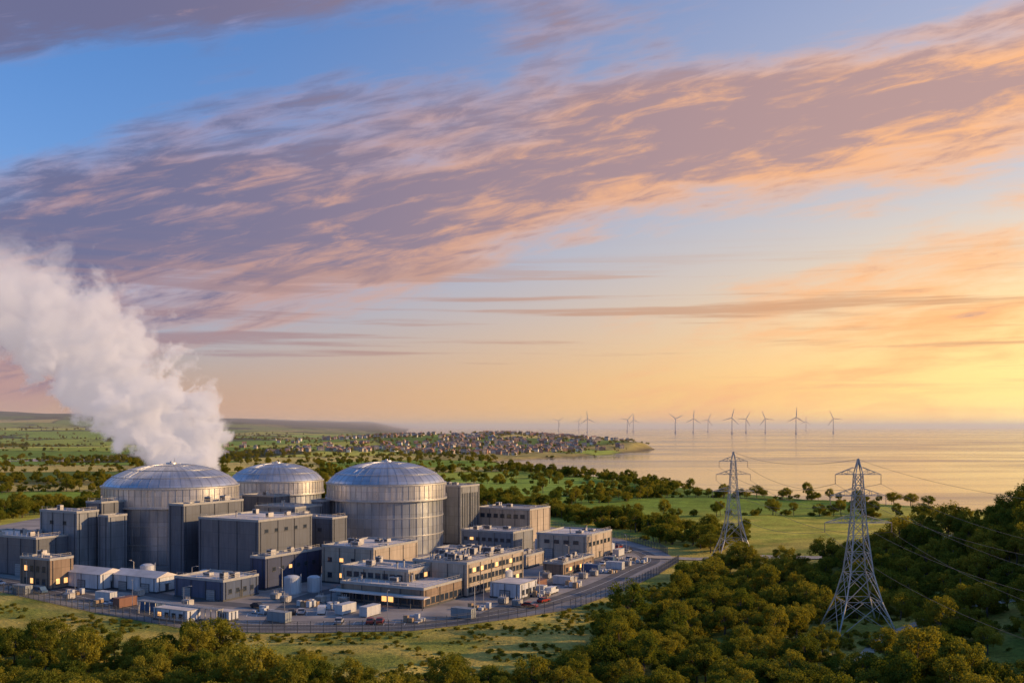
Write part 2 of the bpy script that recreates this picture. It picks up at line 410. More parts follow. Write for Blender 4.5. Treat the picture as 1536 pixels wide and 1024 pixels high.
W('workshop_building',-82.6,286,19.2,14.6,5.5,P_blue,roofl,seed=4,units=3,doors=2,wins=[('r',2,3.2,1.2,1.8)],litf=.3)
W('storage_shed',-106.6,300,19.4,8,4.6,P_white,roofl,seed=5,gable=1.4,doors=2)
W('storage_shed',-125.6,305,16.8,9,4.9,P_white,roofl,seed=6,gable=1.5,doors=1)
W('portable_cabin',-82.5,254,12,4.6,3.1,P_white,roofl,seed=7,parapet=.15,wins=[('f',1.2,2.2,1.2,1.3)],litf=.1)
W('portable_cabin',-72.5,256,4.6,3.4,2.5,P_white,roofl,seed=71,parapet=.12,wins=[('f',1.1,2.0,1.0,1.3)],litf=0)
W('office_building',-141.4,306,14,8.4,9.0,P_brown,roofd,seed=8,units=4,wins=[('f',1.6,3.2,1.3,1.5),('f',5.4,7,1.3,1.5),('r',1.6,3.2,1.3,1.5)],litf=.35)
W('ventilation_building',-148.4,341,19,9,20.5,P_grey,roofl,seed=9,units=3,wins=[('f',16.5,17.5,1.6,5)],litf=0)
W('storage_building',-158,332,36,15,12.6,P_dark,roofl,seed=10,units=6,doors=2)
W('auxiliary_tower',-144.5,352,8,11,23,P_dark,roofd,seed=11,units=1)
W('auxiliary_tower',-138.5,343,5,8,19,P_grey,roofd,seed=111)
W('fuel_building',-111,338,7,28.6,23.2,P_dark,roofd,seed=12,units=3)
W('auxiliary_building',-97.3,408,17,10,21.3,P_dark,roofd,seed=13,units=2)
W('auxiliary_building',-64.3,358,21.7,8.5,16.9,P_dark,roofl,seed=14,units=3,wins=[('f',12.5,13.5,1.6,3.5)],litf=.1)
W('auxiliary_building',-82,378,20,16,19,P_grey,roofd,seed=141,units=2)
W('turbine_building',-21.8,424,14.5,16,24.4,P_grey,roofd,seed=15,units=2,wins=[('r',3,21.6,.5,.9)],litf=0)
W('electrical_building',7.7,430,27,20,14,P_beige,roofd,seed=16,units=5,wins=[('f',10.5,12,2,1.3)],litf=0)
W('maintenance_building',.5,395,24,17.5,7.9,P_grey,roofl,seed=17,units=6,wins=[('f',4.5,5.6,1.6,1.2)],litf=.05)
W('warehouse',27.7,371,20.8,24.6,9.2,P_beige,roofl,seed=18,units=6,doors=2,wins=[('r',5.5,6.8,2,1.6),('f',6.3,7.4,2,2.0)],litf=.06)
W('service_building',17.1,335,7.5,26,3.8,P_brown,roofd,seed=22,units=7,wins=[('r',1.2,2.4,1.6,1.2)],litf=.15)
W('administration_building',-24.3,275,28.5,24,5.0,P_brown,roofl,seed=19,units=9,wins=[('f',1.0,2.6,1.7,.5),('r',1.0,2.6,1.7,.7)],litf=.2,canopy=True)
W('administration_annex',-30,289,24,16,8.0,P_beige,roofl,seed=191,units=9,wins=[('r',5.6,6.9,1.7,.7),('f',5.6,6.9,1.7,.9)],litf=.1)
W('plant_services_building',-13.2,293,19,36,9.6,P_beige,roofd,seed=20,units=26,wins=[('r',1.4,2.8,1.6,.7),('r',4.2,5.6,1.6,.7),('r',7,8.3,1.6,.7)],litf=.08)
W('gatehouse',2.3,288.5,9.9,11,4.4,P_white,roofl,seed=21,parapet=.2,wins=[('r',1.4,2.6,1.2,1.0)],doors=1,litf=.1)
W('service_building',-8,345,22,10,6.5,P_grey,roofl,seed=23,units=8,wins=[('f',2.5,3.8,1.4,1.2)],litf=.15)
W('service_building',5,352,12,14,4.2,P_beige,roofd,seed=24,units=7)

# ------------------------------------------------------------ reactors
def reactor(x,y,R,zr,ze,zt):
    e=empty('nuclear_reactor_building',(x,y,.05))
    Md=mat_panel('drum_panels',(.40,.42,.46),.34,.7,2*math.pi*R/48,zr/4,.14,.65,radial=R,corr=.9,bs=.12)
    Mu=mat_panel('upper_drum_panels',(.66,.63,.61),.31,.7,2*math.pi*R/64,(ze-zr)/2.0,.1,.7,radial=R,corr=.9,bs=.12)
    Mt=mat_panel('dome_panels',(.53,.54,.57),.33,.7,2*math.pi*R/40,1.6,.10,.8,radial=R,corr=0)
    rl=R*.955
    b=MB(); b.rev([(rl,0),(rl,zr)],128); b.obj('lower_drum',[Md],e,smooth=True)
    b=MB()
    for i in range(48):
        a=2*math.pi*i/48; c,s_=math.cos(a),math.sin(a); b.beam((rl*c,rl*s_,0),(rl*c,rl*s_,zr-.2),.34)
    b.obj('pilasters',[Md],e)
    b=MB()
    for z in (zr*.34,zr*.67): b.rev([(rl+.02,z),(rl+.3,z),(rl+.3,z+.35),(rl+.02,z+.35)],96)
    b.rev([(rl-.2,zr-.6),(R+.7,zr-.3),(R+.7,zr+.35),(R-.5,zr+.35)],128)
    b.rev([(R-.2,ze-.5),(R+.45,ze-.4),(R+.45,ze+.15),(R-.8,ze+.25)],128); b.obj('rings',[steel],e)
    b=MB(); b.rev([(R-.05,zr+.3),(R-.05,ze-.4)],128); b.obj('upper_drum',[Mu],e,smooth=True)
    b=MB()
    for i in range(64):
        a=2*math.pi*i/64; c,s_=math.cos(a),math.sin(a); b.beam((R*c,R*s_,zr+.3),(R*c,R*s_,ze-.4),.2)
    b.obj('upper_ribs',[Mu],e)
    Hh=zt-ze; prof=[]
    zf=lambda r: ze+.2+Hh*(1-(r/(R*1.0))**2.3)**.72
    rs=[R*(1-(1-k/22)**1.8) for k in range(23)][::-1]
    prof=[(max(r*.985,.02),zf(min(r,R*.999))) for r in rs]
    b=MB(); b.rev(prof,128); b.obj('dome',[Mt],e,smooth=True)
    b=MB()
    for i in range(40):
        a=2*math.pi*i/40; c,s_=math.cos(a),math.sin(a)
        for k in range(len(prof)-3):
            (r0,z0),(r1,z1)=prof[k],prof[k+1]; b.beam((r0*c,r0*s_,z0+.03),(r1*c,r1*s_,z1+.03),.11)
    for fr in (.35,.62,.85):
        r=R*fr; z=zf(r)+.04; b.rev([(r-.1,z-.05),(r-.1,z+.08),(r+.1,z+.06),(r+.1,z-.1)],96)
    b.obj('dome_ribs',[Mt],e)
    b=MB(); b.cyl(0,0,zt-.1,zt+.7,2.2,2.0,24); b.cyl(0,0,zt+.7,zt+1.2,.7,.5,12); b.beam((1.2,0,zt),(1.2,0,zt+2.4),.12)
    for i in range(72):
        a=2*math.pi*i/72; c,s_=math.cos(a)*(R+.55),math.sin(a)*(R+.55); a2=2*math.pi*(i+1)/72; c2,s2=math.cos(a2)*(R+.55),math.sin(a2)*(R+.55)
        b.beam((c,s_,zr+.3),(c,s_,zr+1.4),.06); b.beam((c,s_,zr+1.4),(c2,s2,zr+1.4),.06)
    b.obj('vent_and_handrail',[steel],e)
    return e
reactor(-130.8,384,25,20.6,27.7,35.6)
reactor(-113,480,22,18.6,24.6,32.4)
reactor(-51.3,409,24,21.2,27.4,35.6)
# attached stair/lift cores around drums
W('reactor_annex',-74,392,6,9,20.6,P_dark,roofd,seed=32)
# stack
e=empty('exhaust_stack',(-128,418,0)); b=MB(); b.cyl(0,0,0,37.6,1.1,.8,20); b.cyl(0,0,37.6,38.1,1.0,1.0,20); b.cyl(0,0,30,30.4,1.6,1.6,20); b.obj('stack',[steel],e)
# tanks
for (x,y,r,h) in [(-66,300,2.4,5),(-60,303,2.0,4.5),(-2,316,2.2,4.6),(12,392,3,6),(-116,318,2.2,6),(-96,312,1.6,5),(38,395,2.5,4)]:
    e=empty('storage_tank',(x,y,.05)); b=MB(); b.cyl(0,0,0,h,r,r,28,0,False); b.rev([(r,h),(r*.6,h+.45),(.02,h+.6)],28); b.rev([(r,.4),(r+.12,.4),(r+.12,.7),(r,.7)],28); b.beam((r+.2,0,0),(r+.2,0,h+.8),.12); b.beam((r+.2,.5,0),(r+.2,.5,h+.8),.12)
    b.obj('tank_shell',[P_white],e)
# containers, skips
cm=[mat_panel('container_'+n,c,.6,0,6,6,.02,.9,corr=.35) for n,c in (('white',(.5,.5,.5)),('blue',(.05,.10,.2)),('rust',(.2,.09,.06)),('grey',(.25,.27,.28)))]
for i,(x,y) in enumerate([(-108,275),(-101,272),(-63,257),(-45,265),(-120,288),(4,300),(8,306),(13,318),(24,345),(-38,262),(33,352),(-150,300),(-50,296),(30,398),(20,378),(41,385),(-16,262)]):
    e=empty('shipping_container',(x,y,.1),ROT+(0 if i%3 else math.pi/2)); b=MB(); b.box(0,6.1,0,2.44,.15,2.6); b.box(-.04,6.14,-.04,2.48,2.6,2.68)
    for xx in (0,5.98):
        for yy_ in (0,2.32): b.box(xx-.04,xx+.14,yy_-.04,yy_+.14,0,2.6)
    b.beam((6.16,.7,.3),(6.16,.7,2.5),.06); b.beam((6.16,1.7,.3),(6.16,1.7,2.5),.06); b.obj('container_body',[random.choice(cm)],e)
# equipment: transformers, pallets, pipe racks
for i in range(16):
    x,y=[(-70,290),(-66,285),(-92,279),(-56,285),(-49,283),(0,279),(7,313),(10,330),(-112,296),(22,330),(26,336),(18,322),(-4,283),(34,372),(40,360),(-130,290)][i]
    e=empty('transformer',(x,y,.05),ROT); b=MB(); b.box(0,2.6,0,1.6,.2,1.9); 
    for k in range(6): b.box(.15+k*.42,.28+k*.42,-.45,0,.4,1.7); b.box(.15+k*.42,.28+k*.42,1.6,2.05,.4,1.7)
    for k in range(3): b.cyl(.6+k*.7,.8,1.9,2.7,.14,.07,8)
    b.obj('transformer_body',[unit],e)
e=empty('pipe_rack',(-58,268,.05),ROT); b=MB()
for k in range(8): b.beam((k*4,0,0),(k*4,0,3.2),.2); b.beam((k*4,2,0),(k*4,2,3.2),.2); b.beam((k*4,-.2,3.2),(k*4,2.2,3.2),.2)
for k in range(5): b.beam((-.5,.2+k*.4,3.4),(28.5,.2+k*.4,3.4),.22)
e.location=(-100,268,.05)
b.obj('pipes',[steel],e)
# stacked pallets and crates in the yard
crm=[mat_simple('crate_timber',(.33,.23,.14),.85,0,1,.3),mat_simple('crate_tarp',(.45,.46,.47),.7,0,1,.2),trim]
for (cx0,cy0) in [(-92,262),(-60,278),(6,294),(16,312),(30,342),(44,368),(-134,298),(-118,279),(-20,330),(-28,256),(24,366),(-52,274),(-12,274),(36,378),(0,306),(-70,268)]:
    b=MB(); e=empty('stacked_pallets',(cx0,cy0,.1),ROT+random.uniform(-.2,.2))
    for i in range(9):
        a_=(i%3)*1.7+random.uniform(-.2,.2); c_=(i//3)*1.6+random.uniform(-.2,.2); hh=random.choice((.4,.8,1.2,1.7)); b.box(a_,a_+1.2,c_,c_+1.0,.14,hh,random.choice((0,1,1)))
        for kk in range(3): b.box(a_+kk*.5,a_+kk*.5+.15,c_,c_+1.0,0,.139,0)
    b.obj('crates',crm,e)
# lamps
for i,(x,y) in enumerate([(-150,309),(-128,293),(-104,274),(-86,262),(-58,255),(-32,257),(-10,268),(8,291),(23,322),(38,356),(44,385),(40,410),(-68,296),(-96,300),(-8,282),(20,352),(-118,312),(-48,300)]):
    e=empty('street_lamp',(x,y,.05),random.uniform(0,6)); b=MB(); b.beam((0,0,0),(0,0,8),.16,0,.1); b.beam((0,0,8),(1.6,0,8.3),.08); b.box(1.3,2.1,-.18,.18,8.22,8.36); b.obj('pole',[steel],e)

# vehicles
def carmesh(name,colr,kind='car'):
    pm=mat_simple('car_paint_'+name,colr,.3,.2,1,.05); ty=mat_simple('tyre',(.02,.02,.02),.9)
    b=MB()
    if kind=='car':
        b.prism([(-2.2,.35),(2.2,.35),(2.25,.7),(1.9,.85),(.95,.95),(-2.1,1.0),(-2.25,.8)],-.88,.88,0)
        b.prism([(.95,.95),(.35,1.42),(-1.3,1.46),(-2.0,1.0)],-.78,.78,1); b.box(-1.25,.3,-.74,.74,1.44,1.5,0)
        ax=(-1.35,1.4)
    else:
        b.prism([(-2.6,.4),(2.6,.4),(2.65,.95),(2.1,1.2),(1.45,2.05),(-2.55,2.15),(-2.6,2.1)],-.98,.98,0)
        b.prism([(2.04,1.25),(1.5,1.98),(.6,1.98),(.6,1.25)],-1.0,1.0,1); ax=(-1.7,1.7)
    for xx in ax:
        for yy_ in (-.86,.86):
            n=len(b.v)
            for o in (-.11,.11):
                for k in range(12):
                    a=2*math.pi*k/12; b.v.append((xx+.34*math.cos(a),yy_+o,.34+.34*math.sin(a)))
            for k in range(12): j=(k+1)%12; b.f.append((n+k,n+j,n+12+j,n+12+k)); b.m.append(2)
            b.f.append(tuple(n+k for k in range(12))); b.m.append(2); b.f.append(tuple(n+12+k for k in range(12))); b.m.append(2)
    return b.mesh(name,[pm,glass,ty])
cars=[carmesh('silver',(.4,.4,.42)),carmesh('white',(.7,.7,.7)),carmesh('black',(.03,.03,.035)),carmesh('red',(.3,.03,.02)),carmesh('blue',(.04,.08,.2))]
vans=[carmesh('van_white',(.72,.72,.7),'van'),carmesh('van_blue',(.08,.14,.22),'van')]
cp=[(-64,266,98),(-58.8,267,98),(-56.3,267.5,98),(-51,268,98),(-70,276,-28),(-50,277,60),(-152,307,-30),(-147,304,-30),(-142,300.5,-30),(38,399,60),(42,392,60),(33,362,70),(35,366,70),(37,370,70),(46,398,62),(5,277,-28),(-90,266,-30),(-84,262,-30),(27,352,64),(44,375,62),(-44,254.5,90),(-36,254.5,90),(-33.6,254.5,90),(12,300,62),(47,404,62),(44,412,62),(40,418,60),(-112,284,-30),(-108,281,-30),(-162,316,-28),(9,285,55)]
for i,(x,y,r) in enumerate(cp):
    van=i%5==3; o=bpy.data.objects.new('parked_van' if van else 'parked_car',random.choice(vans if van else cars)); sc.collection.objects.link(o); o.location=(x,y,.12); o.rotation_euler=(0,0,math.radians(r))
    
# ------------------------------------------------------------ pylons
pst=mat_simple('pylon_steel',(.44,.42,.39),.5,.3,2,.15)
ARMS=[(38.6,5.6),(33.4,6.8),(26.8,8.2)]
def pylon(x,y,k=1.0):
    z0=H1(x,y)-.3; e=empty('electricity_pylon',(x,y,z0)); b=MB()
    zs=[0,8,14.5,19.5,23.5,26.8,30.1,33.4,36,38.6,42.4]; hw=np.interp(zs,[0,8,14.5,25,39,42.4],[7.2,4.3,2.8,1.65,.85,.12])
    cn=[(-1,-1),(1,-1),(1,1),(-1,1)]
    for i in range(len(zs)-1):
        a,c=hw[i]*k,hw[i+1]*k; za,zb=zs[i]*k,zs[i+1]*k; t=.27 if i<5 else .17
        for j in range(4):
            p=cn[j]; q_=cn[(j+1)%4]
            b.beam((p[0]*a,p[1]*a,za),(p[0]*c,p[1]*c,zb),t)
            b.beam((p[0]*a,p[1]*a,za),(q_[0]*c,q_[1]*c,zb),.12); b.beam((q_[0]*a,q_[1]*a,za),(p[0]*c,p[1]*c,zb),.12)
            b.beam((p[0]*c,p[1]*c,zb),(q_[0]*c,q_[1]*c,zb),.11)
            if i<3:
                mz=(za+zb)/2; ma=(a+c)/2; b.beam((p[0]*ma,p[1]*ma,mz),((p[0]+q_[0])/2*c,(p[1]+q_[1])/2*c,zb),.1); b.beam((q_[0]*ma,q_[1]*ma,mz),((p[0]+q_[0])/2*c,(p[1]+q_[1])/2*c,zb),.1)
    b.obj('lattice_tower',[pst],e); b=MB(); b2=MB()
    for z,L in ARMS:
        z*=k;L*=k; wv=np.interp(z/k,[25,39],[1.65,.85])*k
        for sx in (-1,1):
            tip=(sx*L,0,z)
            for sy in (-1,1):
                b.beam((sx*wv,sy*wv,z),tip,.15); b.beam((sx*wv,sy*wv,z+1.8*k),tip,.12)
                for t_ in (.33,.66):
                    px=sx*(wv+(L-wv)*t_); pyy=sy*wv*(1-t_); b.beam((px,pyy,z),(px,pyy,z+1.8*k*(1-t_)),.08)
                    b.beam((px,pyy,z+1.8*k*(1-t_)),(sx*(wv+(L-wv)*(t_-.33)),sy*wv*(1.33-t_),z),.08)
                    b.beam((px,pyy,z),(px,-pyy,z),.08)
            for q_ in range(6): b2.cyl(sx*L,0,z-.35*(q_+1),z-.35*(q_+1)+.2,.14,.09,8)
            b2.beam((sx*L,0,z),(sx*L,0,z-2.3),.05)
    b.obj('cross_arms',[pst],e); b2.obj('insulators',[mat_simple('insulator',(.2,.13,.1),.3)],e)
    return (x,y,z0,k)
p1=pylon(81,234,.955); p2=pylon(83,375,.95); p3=pylon(79,95,.955)
wm=mat_simple('cable',(.12,.12,.12),.5,.5)
for A_,B_ in ((p1,p2),(p1,p3)):
    b=MB(); att=[(s_*L,z-2.3) for z,L in ARMS for s_ in (-1,1)]+[(0,44.3)]
    for ax_,az_ in att:
        P0=Vector((A_[0]+ax_*A_[3],A_[1],A_[2]+az_*A_[3] if ax_ else A_[2]+42.3*A_[3])); P1=Vector((B_[0]+ax_*B_[3],B_[1],B_[2]+az_*B_[3] if ax_ else B_[2]+42.3*B_[3]))
        pr=P0
        for k in range(1,25):
            t=k/24; c=P0.lerp(P1,t); c.z-=4.5*4*t*(1-t)*(.6 if not ax_ else 1); b.beam(pr,c,.07 if A_[1]<B_[1] else .045); pr=c
    b.obj('power_line',[wm])

# ------------------------------------------------------------ wind turbines
tm=mat_simple('turbine_white',(.30,.30,.33),.5,0,.01,.05)
def turbine(x,y,rot,yaw):
    e=empty('wind_turbine',(x,y,-3),yaw); b=MB(); b.cyl(0,0,0,14,7,7,12); b.cyl(0,0,14,120,4.0,2.6,12); b.obj('tower',[tm],e)
    b=MB(); b.box(-3,3,-6,9,118,125); b.obj('nacelle',[tm],e)
    b=MB()
    for k in range(3):
        a=rot+k*2*math.pi/3; d=Vector((math.sin(a),0,math.cos(a))); o=Vector((0,-8,121.5))
        b.beam(o,o+d*18,3,0,6); b.beam(o+d*18,o+d*72,6,0,2)
    b.obj('blades',[tm],e)
for px,D in [(838,11500),(868,13000),(881,8600),(941,9600),(950,9900),(1013,8300),(1040,8300),(1062,9900),(1098,7600),(1119,8600),(1148,8300),(1194,7100),(1209,12500),(1250,8200)]:
    turbine((px-768)*D/1500,D,rng.uniform(0,2),rng.uniform(-.5,.5))

# ------------------------------------------------------------ town
walls_=[mat_simple('house_'+n,c,.85,0,.1,.2) for n,c in (('white',(.68,.62,.54)),('cream',(.6,.47,.36)),('brick',(.36,.2,.14)),('stone',(.42,.36,.29)))]
roofs_=[mat_simple('houseroof_'+n,c,.85,0,.1,.2) for n,c in (('slate',(.17,.16,.17)),('tile',(.34,.17,.11)),('brown',(.22,.16,.12)))]
b=MB(); cnt=0
tx=rng.normal(0,1,6000); ty_=rng.uniform(0,1,6000)
X=-60+tx*250; Y=1760+ty_*1000; sdt=sdcoast(X,Y); HH=hgt(X,Y,sdt); dn=fbm(X/120,Y/120)
for i in range(6000):
    if cnt>640: break
    if sdt[i]<28 or dn[i]<.45 or X[i]<-650: continue
    cnt+=1; w_=rng.uniform(6,12); d_=rng.uniform(5,8); h_=rng.uniform(4,7); a=rng.choice([0,.3,-.3,1.57,1.3]); wi=int(rng.integers(0,4)); ri=4+int(rng.integers(0,3))
    s0=len(b.v); b.box(-w_/2,w_/2,-d_/2,d_/2,-4,h_,wi); b.gable(-w_/2,w_/2,-d_/2,d_/2,h_,h_+2.6,ri); b.box(w_/2-2,w_/2-1.2,-.4,.4,h_+1,h_+3.6,2)
    for k in range(2):
        for q_ in range(2): b.box(-w_/4+k*w_/2-.6,-w_/4+k*w_/2+.6,-d_/2-.05,-d_/2+.1,.8+q_*2.5,2+q_*2.5,7)
    ca_,sa_=math.cos(a),math.sin(a)
    for k in range(s0,len(b.v)):
        v=b.v[k]; b.v[k]=(v[0]*ca_-v[1]*sa_+X[i],v[0]*sa_+v[1]*ca_+Y[i],v[2]+HH[i])
b.obj('distant_town',walls_+roofs_+[glass])

# ------------------------------------------------------------ trees
def leafmat(name,c1,c2):
    m=bpy.data.materials.new(name); m.use_nodes=True; nt=m.node_tree; nt.nodes.clear()
    o=nd(nt,'ShaderNodeOutputMaterial'); oi=nd(nt,'ShaderNodeObjectInfo'); co=nd(nt,'ShaderNodeTexCoord')
    n=NOISE(nt,co.outputs['Object'],.9,3,.6)
    f=M(nt,'ADD',M(nt,'MULTIPLY',oi.outputs['Random'],.7),M(nt,'MULTIPLY',M(nt,'SUBTRACT',n,.38),1.2),clamp=True)
    c=MIX(nt,f,c1,c2)
    d=nd(nt,'ShaderNodeBsdfDiffuse'); t=nd(nt,'ShaderNodeBsdfTranslucent'); nt.links.new(c,d.inputs[0])
    nt.links.new(MIX(nt,1.0,c,(1.3,1.2,.4),'MULTIPLY'),t.inputs[0])
    mx=nd(nt,'ShaderNodeMixShader'); mx.inputs[0].default_value=.45; nt.links.new(d.outputs[0],mx.inputs[1]); nt.links.new(t.outputs[0],mx.inputs[2]); nt.links.new(mx.outputs[0],o.inputs[0])
    return m
lm=leafmat('foliage',(.085,.125,.022),(.33,.28,.042))
bark=mat_simple('bark',(.10,.075,.055),.9,0,2,.3)
def treeproto(name,seed,ht=9.0,cr=3.7,ncl=30,lpc=150,ls=.36,low=.28):
    r=np.random.default_rng(seed); b=MB()
    b.cyl(0,0,-1.0,ht*.35,.26,.19,8); top=(r.uniform(-.4,.4),r.uniform(-.4,.4),ht*.72); b.beam((0,0,ht*.34),top,.34,0,.12)
    C=[]
    for i in range(ncl):
        u=r.normal(size=3); u/=np.linalg.norm(u); k=r.uniform(.35,1)**.6
        c=np.array([u[0]*cr*k,u[1]*cr*k,ht*(low+.36)+u[2]*ht*(.32)*k]); 
        if c[2]<ht*low: c[2]=ht*low+r.uniform(0,.5)
        C.append((c,r.uniform(.6,1.35)*cr/3.7))
        if i<12: b.beam((0,0,ht*r.uniform(.25,.55)),tuple(c*.92),.15,0,.05)
    nb=len(b.f); V=[];F=[]
    n=ncl*lpc; P=np.zeros((n,3)); Nn=np.zeros((n,3)); k=0
    for c,rad in C:
        u=r.normal(size=(lpc,3)); u/=np.linalg.norm(u,axis=1)[:,None]; u[:,2]*=.85
        P[k:k+lpc]=c+u*rad*r.uniform(.55,1.2,(lpc,1)); Nn[k:k+lpc]=u+r.normal(size=(lpc,3))*.5; k+=lpc
    Nn/=np.linalg.norm(Nn,axis=1)[:,None]; t=np.cross(Nn,r.normal(size=(n,3))); t/=np.linalg.norm(t,axis=1)[:,None]; bt=np.cross(Nn,t)
    sz=ls*r.uniform(.5,1.3,(n,1)); base=len(b.v)
    q4=np.stack([P-t*sz*.5,P-bt*sz*.36,P+t*sz*.5,P+bt*sz*.36],1).reshape(-1,3)
    b.v+=[tuple(v) for v in q4.tolist()]
    b.f+=[(base+4*i,base+4*i+1,base+4*i+2,base+4*i+3) for i in range(n)]; b.m+=[1]*n
    return b.mesh(name,[bark,lm])
protos=[treeproto('broadleaf_a',1,ncl=36),treeproto('broadleaf_b',2,8,4.1,40),treeproto('broadleaf_c',3,10.5,3.4,38),treeproto('broadleaf_d',4,7.5,3.6,32,low=.2),treeproto('bush_a',5,4.2,2.9,24,150,.30,.05),treeproto('bush_b',6,3.4,2.6,22,150,.30,.02)]
pc=bpy.data.collections.new('tree_variants')
for i,p in enumerate(protos):
    o=bpy.data.objects.new('%02d_tree_variant'%i,p); pc.objects.link(o)
def scatter(name,pts,scl,idx):
    pts=np.asarray(pts,float); n=len(pts); z=hgt(pts[:,0],pts[:,1])
    me=bpy.data.meshes.new(name); me.vertices.add(n); me.vertices.foreach_set('co',np.column_stack([pts,z]).ravel())
    a=me.attributes.new('scl','FLOAT_VECTOR','POINT'); s_=np.column_stack([scl*rng.uniform(.85,1.2,n),scl*rng.uniform(.85,1.2,n),scl*rng.uniform(.8,1.2,n)]); a.data.foreach_set('vector',s_.ravel())
    a=me.attributes.new('rt','FLOAT_VECTOR','POINT'); a.data.foreach_set('vector',np.column_stack([rng.normal(0,.05,n),rng.normal(0,.05,n),rng.uniform(0,6.28,n)]).ravel())
    a=me.attributes.new('idx','INT','POINT'); a.data.foreach_set('value',np.asarray(idx,np.int32))
    me.update(); o=bpy.data.objects.new(name,me); sc.collection.objects.link(o)
    ng=bpy.data.node_groups.new(name,'GeometryNodeTree'); ng.interface.new_socket('Geometry',in_out='INPUT',socket_type='NodeSocketGeometry'); ng.interface.new_socket('Geometry',in_out='OUTPUT',socket_type='NodeSocketGeometry')
    gi=ng.nodes.new('NodeGroupInput'); go=ng.nodes.new('NodeGroupOutput'); ip=ng.nodes.new('GeometryNodeInstanceOnPoints'); ci=ng.nodes.new('GeometryNodeCollectionInfo')
    ci.inputs['Collection'].default_value=pc; ci.inputs['Separate Children'].default_value=True; ci.inputs['Reset Children'].default_value=True
    def na(nm,dt):
        q_=ng.nodes.new('GeometryNodeInputNamedAttribute'); q_.data_type=dt; q_.inputs['Name'].default_value=nm
        return [s for s in q_.outputs if s.enabled and s.name=='Attribute'][0]
    L=ng.links.new; L(gi.outputs[0],ip.inputs['Points']); L(ci.outputs[0],ip.inputs['Instance']); ip.inputs['Pick Instance'].default_value=True
    L(na('idx','INT'),ip.inputs['Instance Index']); L(na('rt','FLOAT_VECTOR'),ip.inputs['Rotation']); L(na('scl','FLOAT_VECTOR'),ip.inputs['Scale']); L(ip.outputs[0],go.inputs[0])
    md=o.modifiers.new('gn','NODES'); md.node_group=ng
    return o
accL=smoothline(acc); pathL=smoothline([(60,190),(76,214),(84,226),(92,232),(108,244),(125,240)])
def okpts(P,cm=7):
    x,y=P[:,0],P[:,1]
    k=~inpoly(x,y,COMP)&(distseg(x,y,COMP)>cm)&(distseg(x,y,accL[::4],False)>6)&(sdcoast(x,y)>14)
    k&=(((x-78)/12)**2+((y-223)/20)**2>1)&(np.hypot(x-83,y-375)>8)&(distseg(x,y,pathL[::3],False)>3)
    return P[k]
def fillpoly(poly,spacing,jit=.45):
    P=np.array(poly,float); x0,y0=P.min(0); x1,y1=P.max(0)
    X,Y=np.meshgrid(np.arange(x0,x1,spacing),np.arange(y0,y1,spacing*.87)); X=X+rng.uniform(-jit,jit,X.shape)*spacing; Y=Y+rng.uniform(-jit,jit,Y.shape)*spacing
    X=X.ravel();Y=Y.ravel(); k=inpoly(X,Y,P); return np.stack([X[k],Y[k]],1)
# foreground wood
fg=np.vstack([fillpoly([(-180,120),(-180,258),(-130,232),(-98,218),(-72,212),(-55,204),(-42,190),(-20,186),(0,190),(14,204),(14,120)],4.2),
  fillpoly([(10,120),(12,212),(24,240),(33,266),(47,292),(60,324),(68,340),(95,326),(112,333),(150,328),(200,345),(330,340),(330,120)],5.0)])
fg=okpts(fg); n=len(fg)
dens=fbm(fg[:,0]/16,fg[:,1]/16); k=dens>.31; fg=fg[k]; n=len(fg)
ix=np.where(rng.random(n)<.35,rng.integers(4,6,n),rng.integers(0,4,n))
sc_=rng.uniform(.5,.95,n)*(.75+.6*fbm(fg[:,0]/30+50,fg[:,1]/30)); sc_=np.where(rng.random(n)<.08,sc_*1.3,sc_)
near_left=(fg[:,0]<20); sc_=np.where(near_left,sc_*.85,sc_); sc_=np.where(fg[:,0]>110,sc_*1.2,sc_)
# a share of them stand as individual trees
ind=(rng.random(n)<.12)&(fg[:,1]>170)&(np.abs(fg[:,0])<fg[:,1]*.55)
for (x,y),s_,i in zip(fg[ind],sc_[ind],ix[ind]):
    o=bpy.data.objects.new('bush' if i>3 else 'broadleaf_tree',protos[i]); sc.collection.objects.link(o); o.location=(x,y,H1(x,y)); o.scale=(s_*1.1,)*3; o.rotation_euler=(0,0,rng.uniform(0,6))
scatter('woodland',fg[~ind],sc_[~ind],ix[~ind])
# bushes in clearings
cl=okpts(fillpoly([(-175,150),(-175,300),(-75,243),(0,255),(30,290),(60,350),(140,345),(140,150)],2.4,.5),2.5); cl=cl[fbm(cl[:,0]/9+3,cl[:,1]/9)>.5]
scatter('scrub',cl,rng.uniform(.07,.3,len(cl)),rng.integers(4,6,len(cl)))
pb=np.stack([78+rng.normal(0,8,60),222+rng.normal(0,11,60)],1); scatter('pylon_scrub',pb,rng.uniform(.15,.5,60),rng.integers(4,6,60))
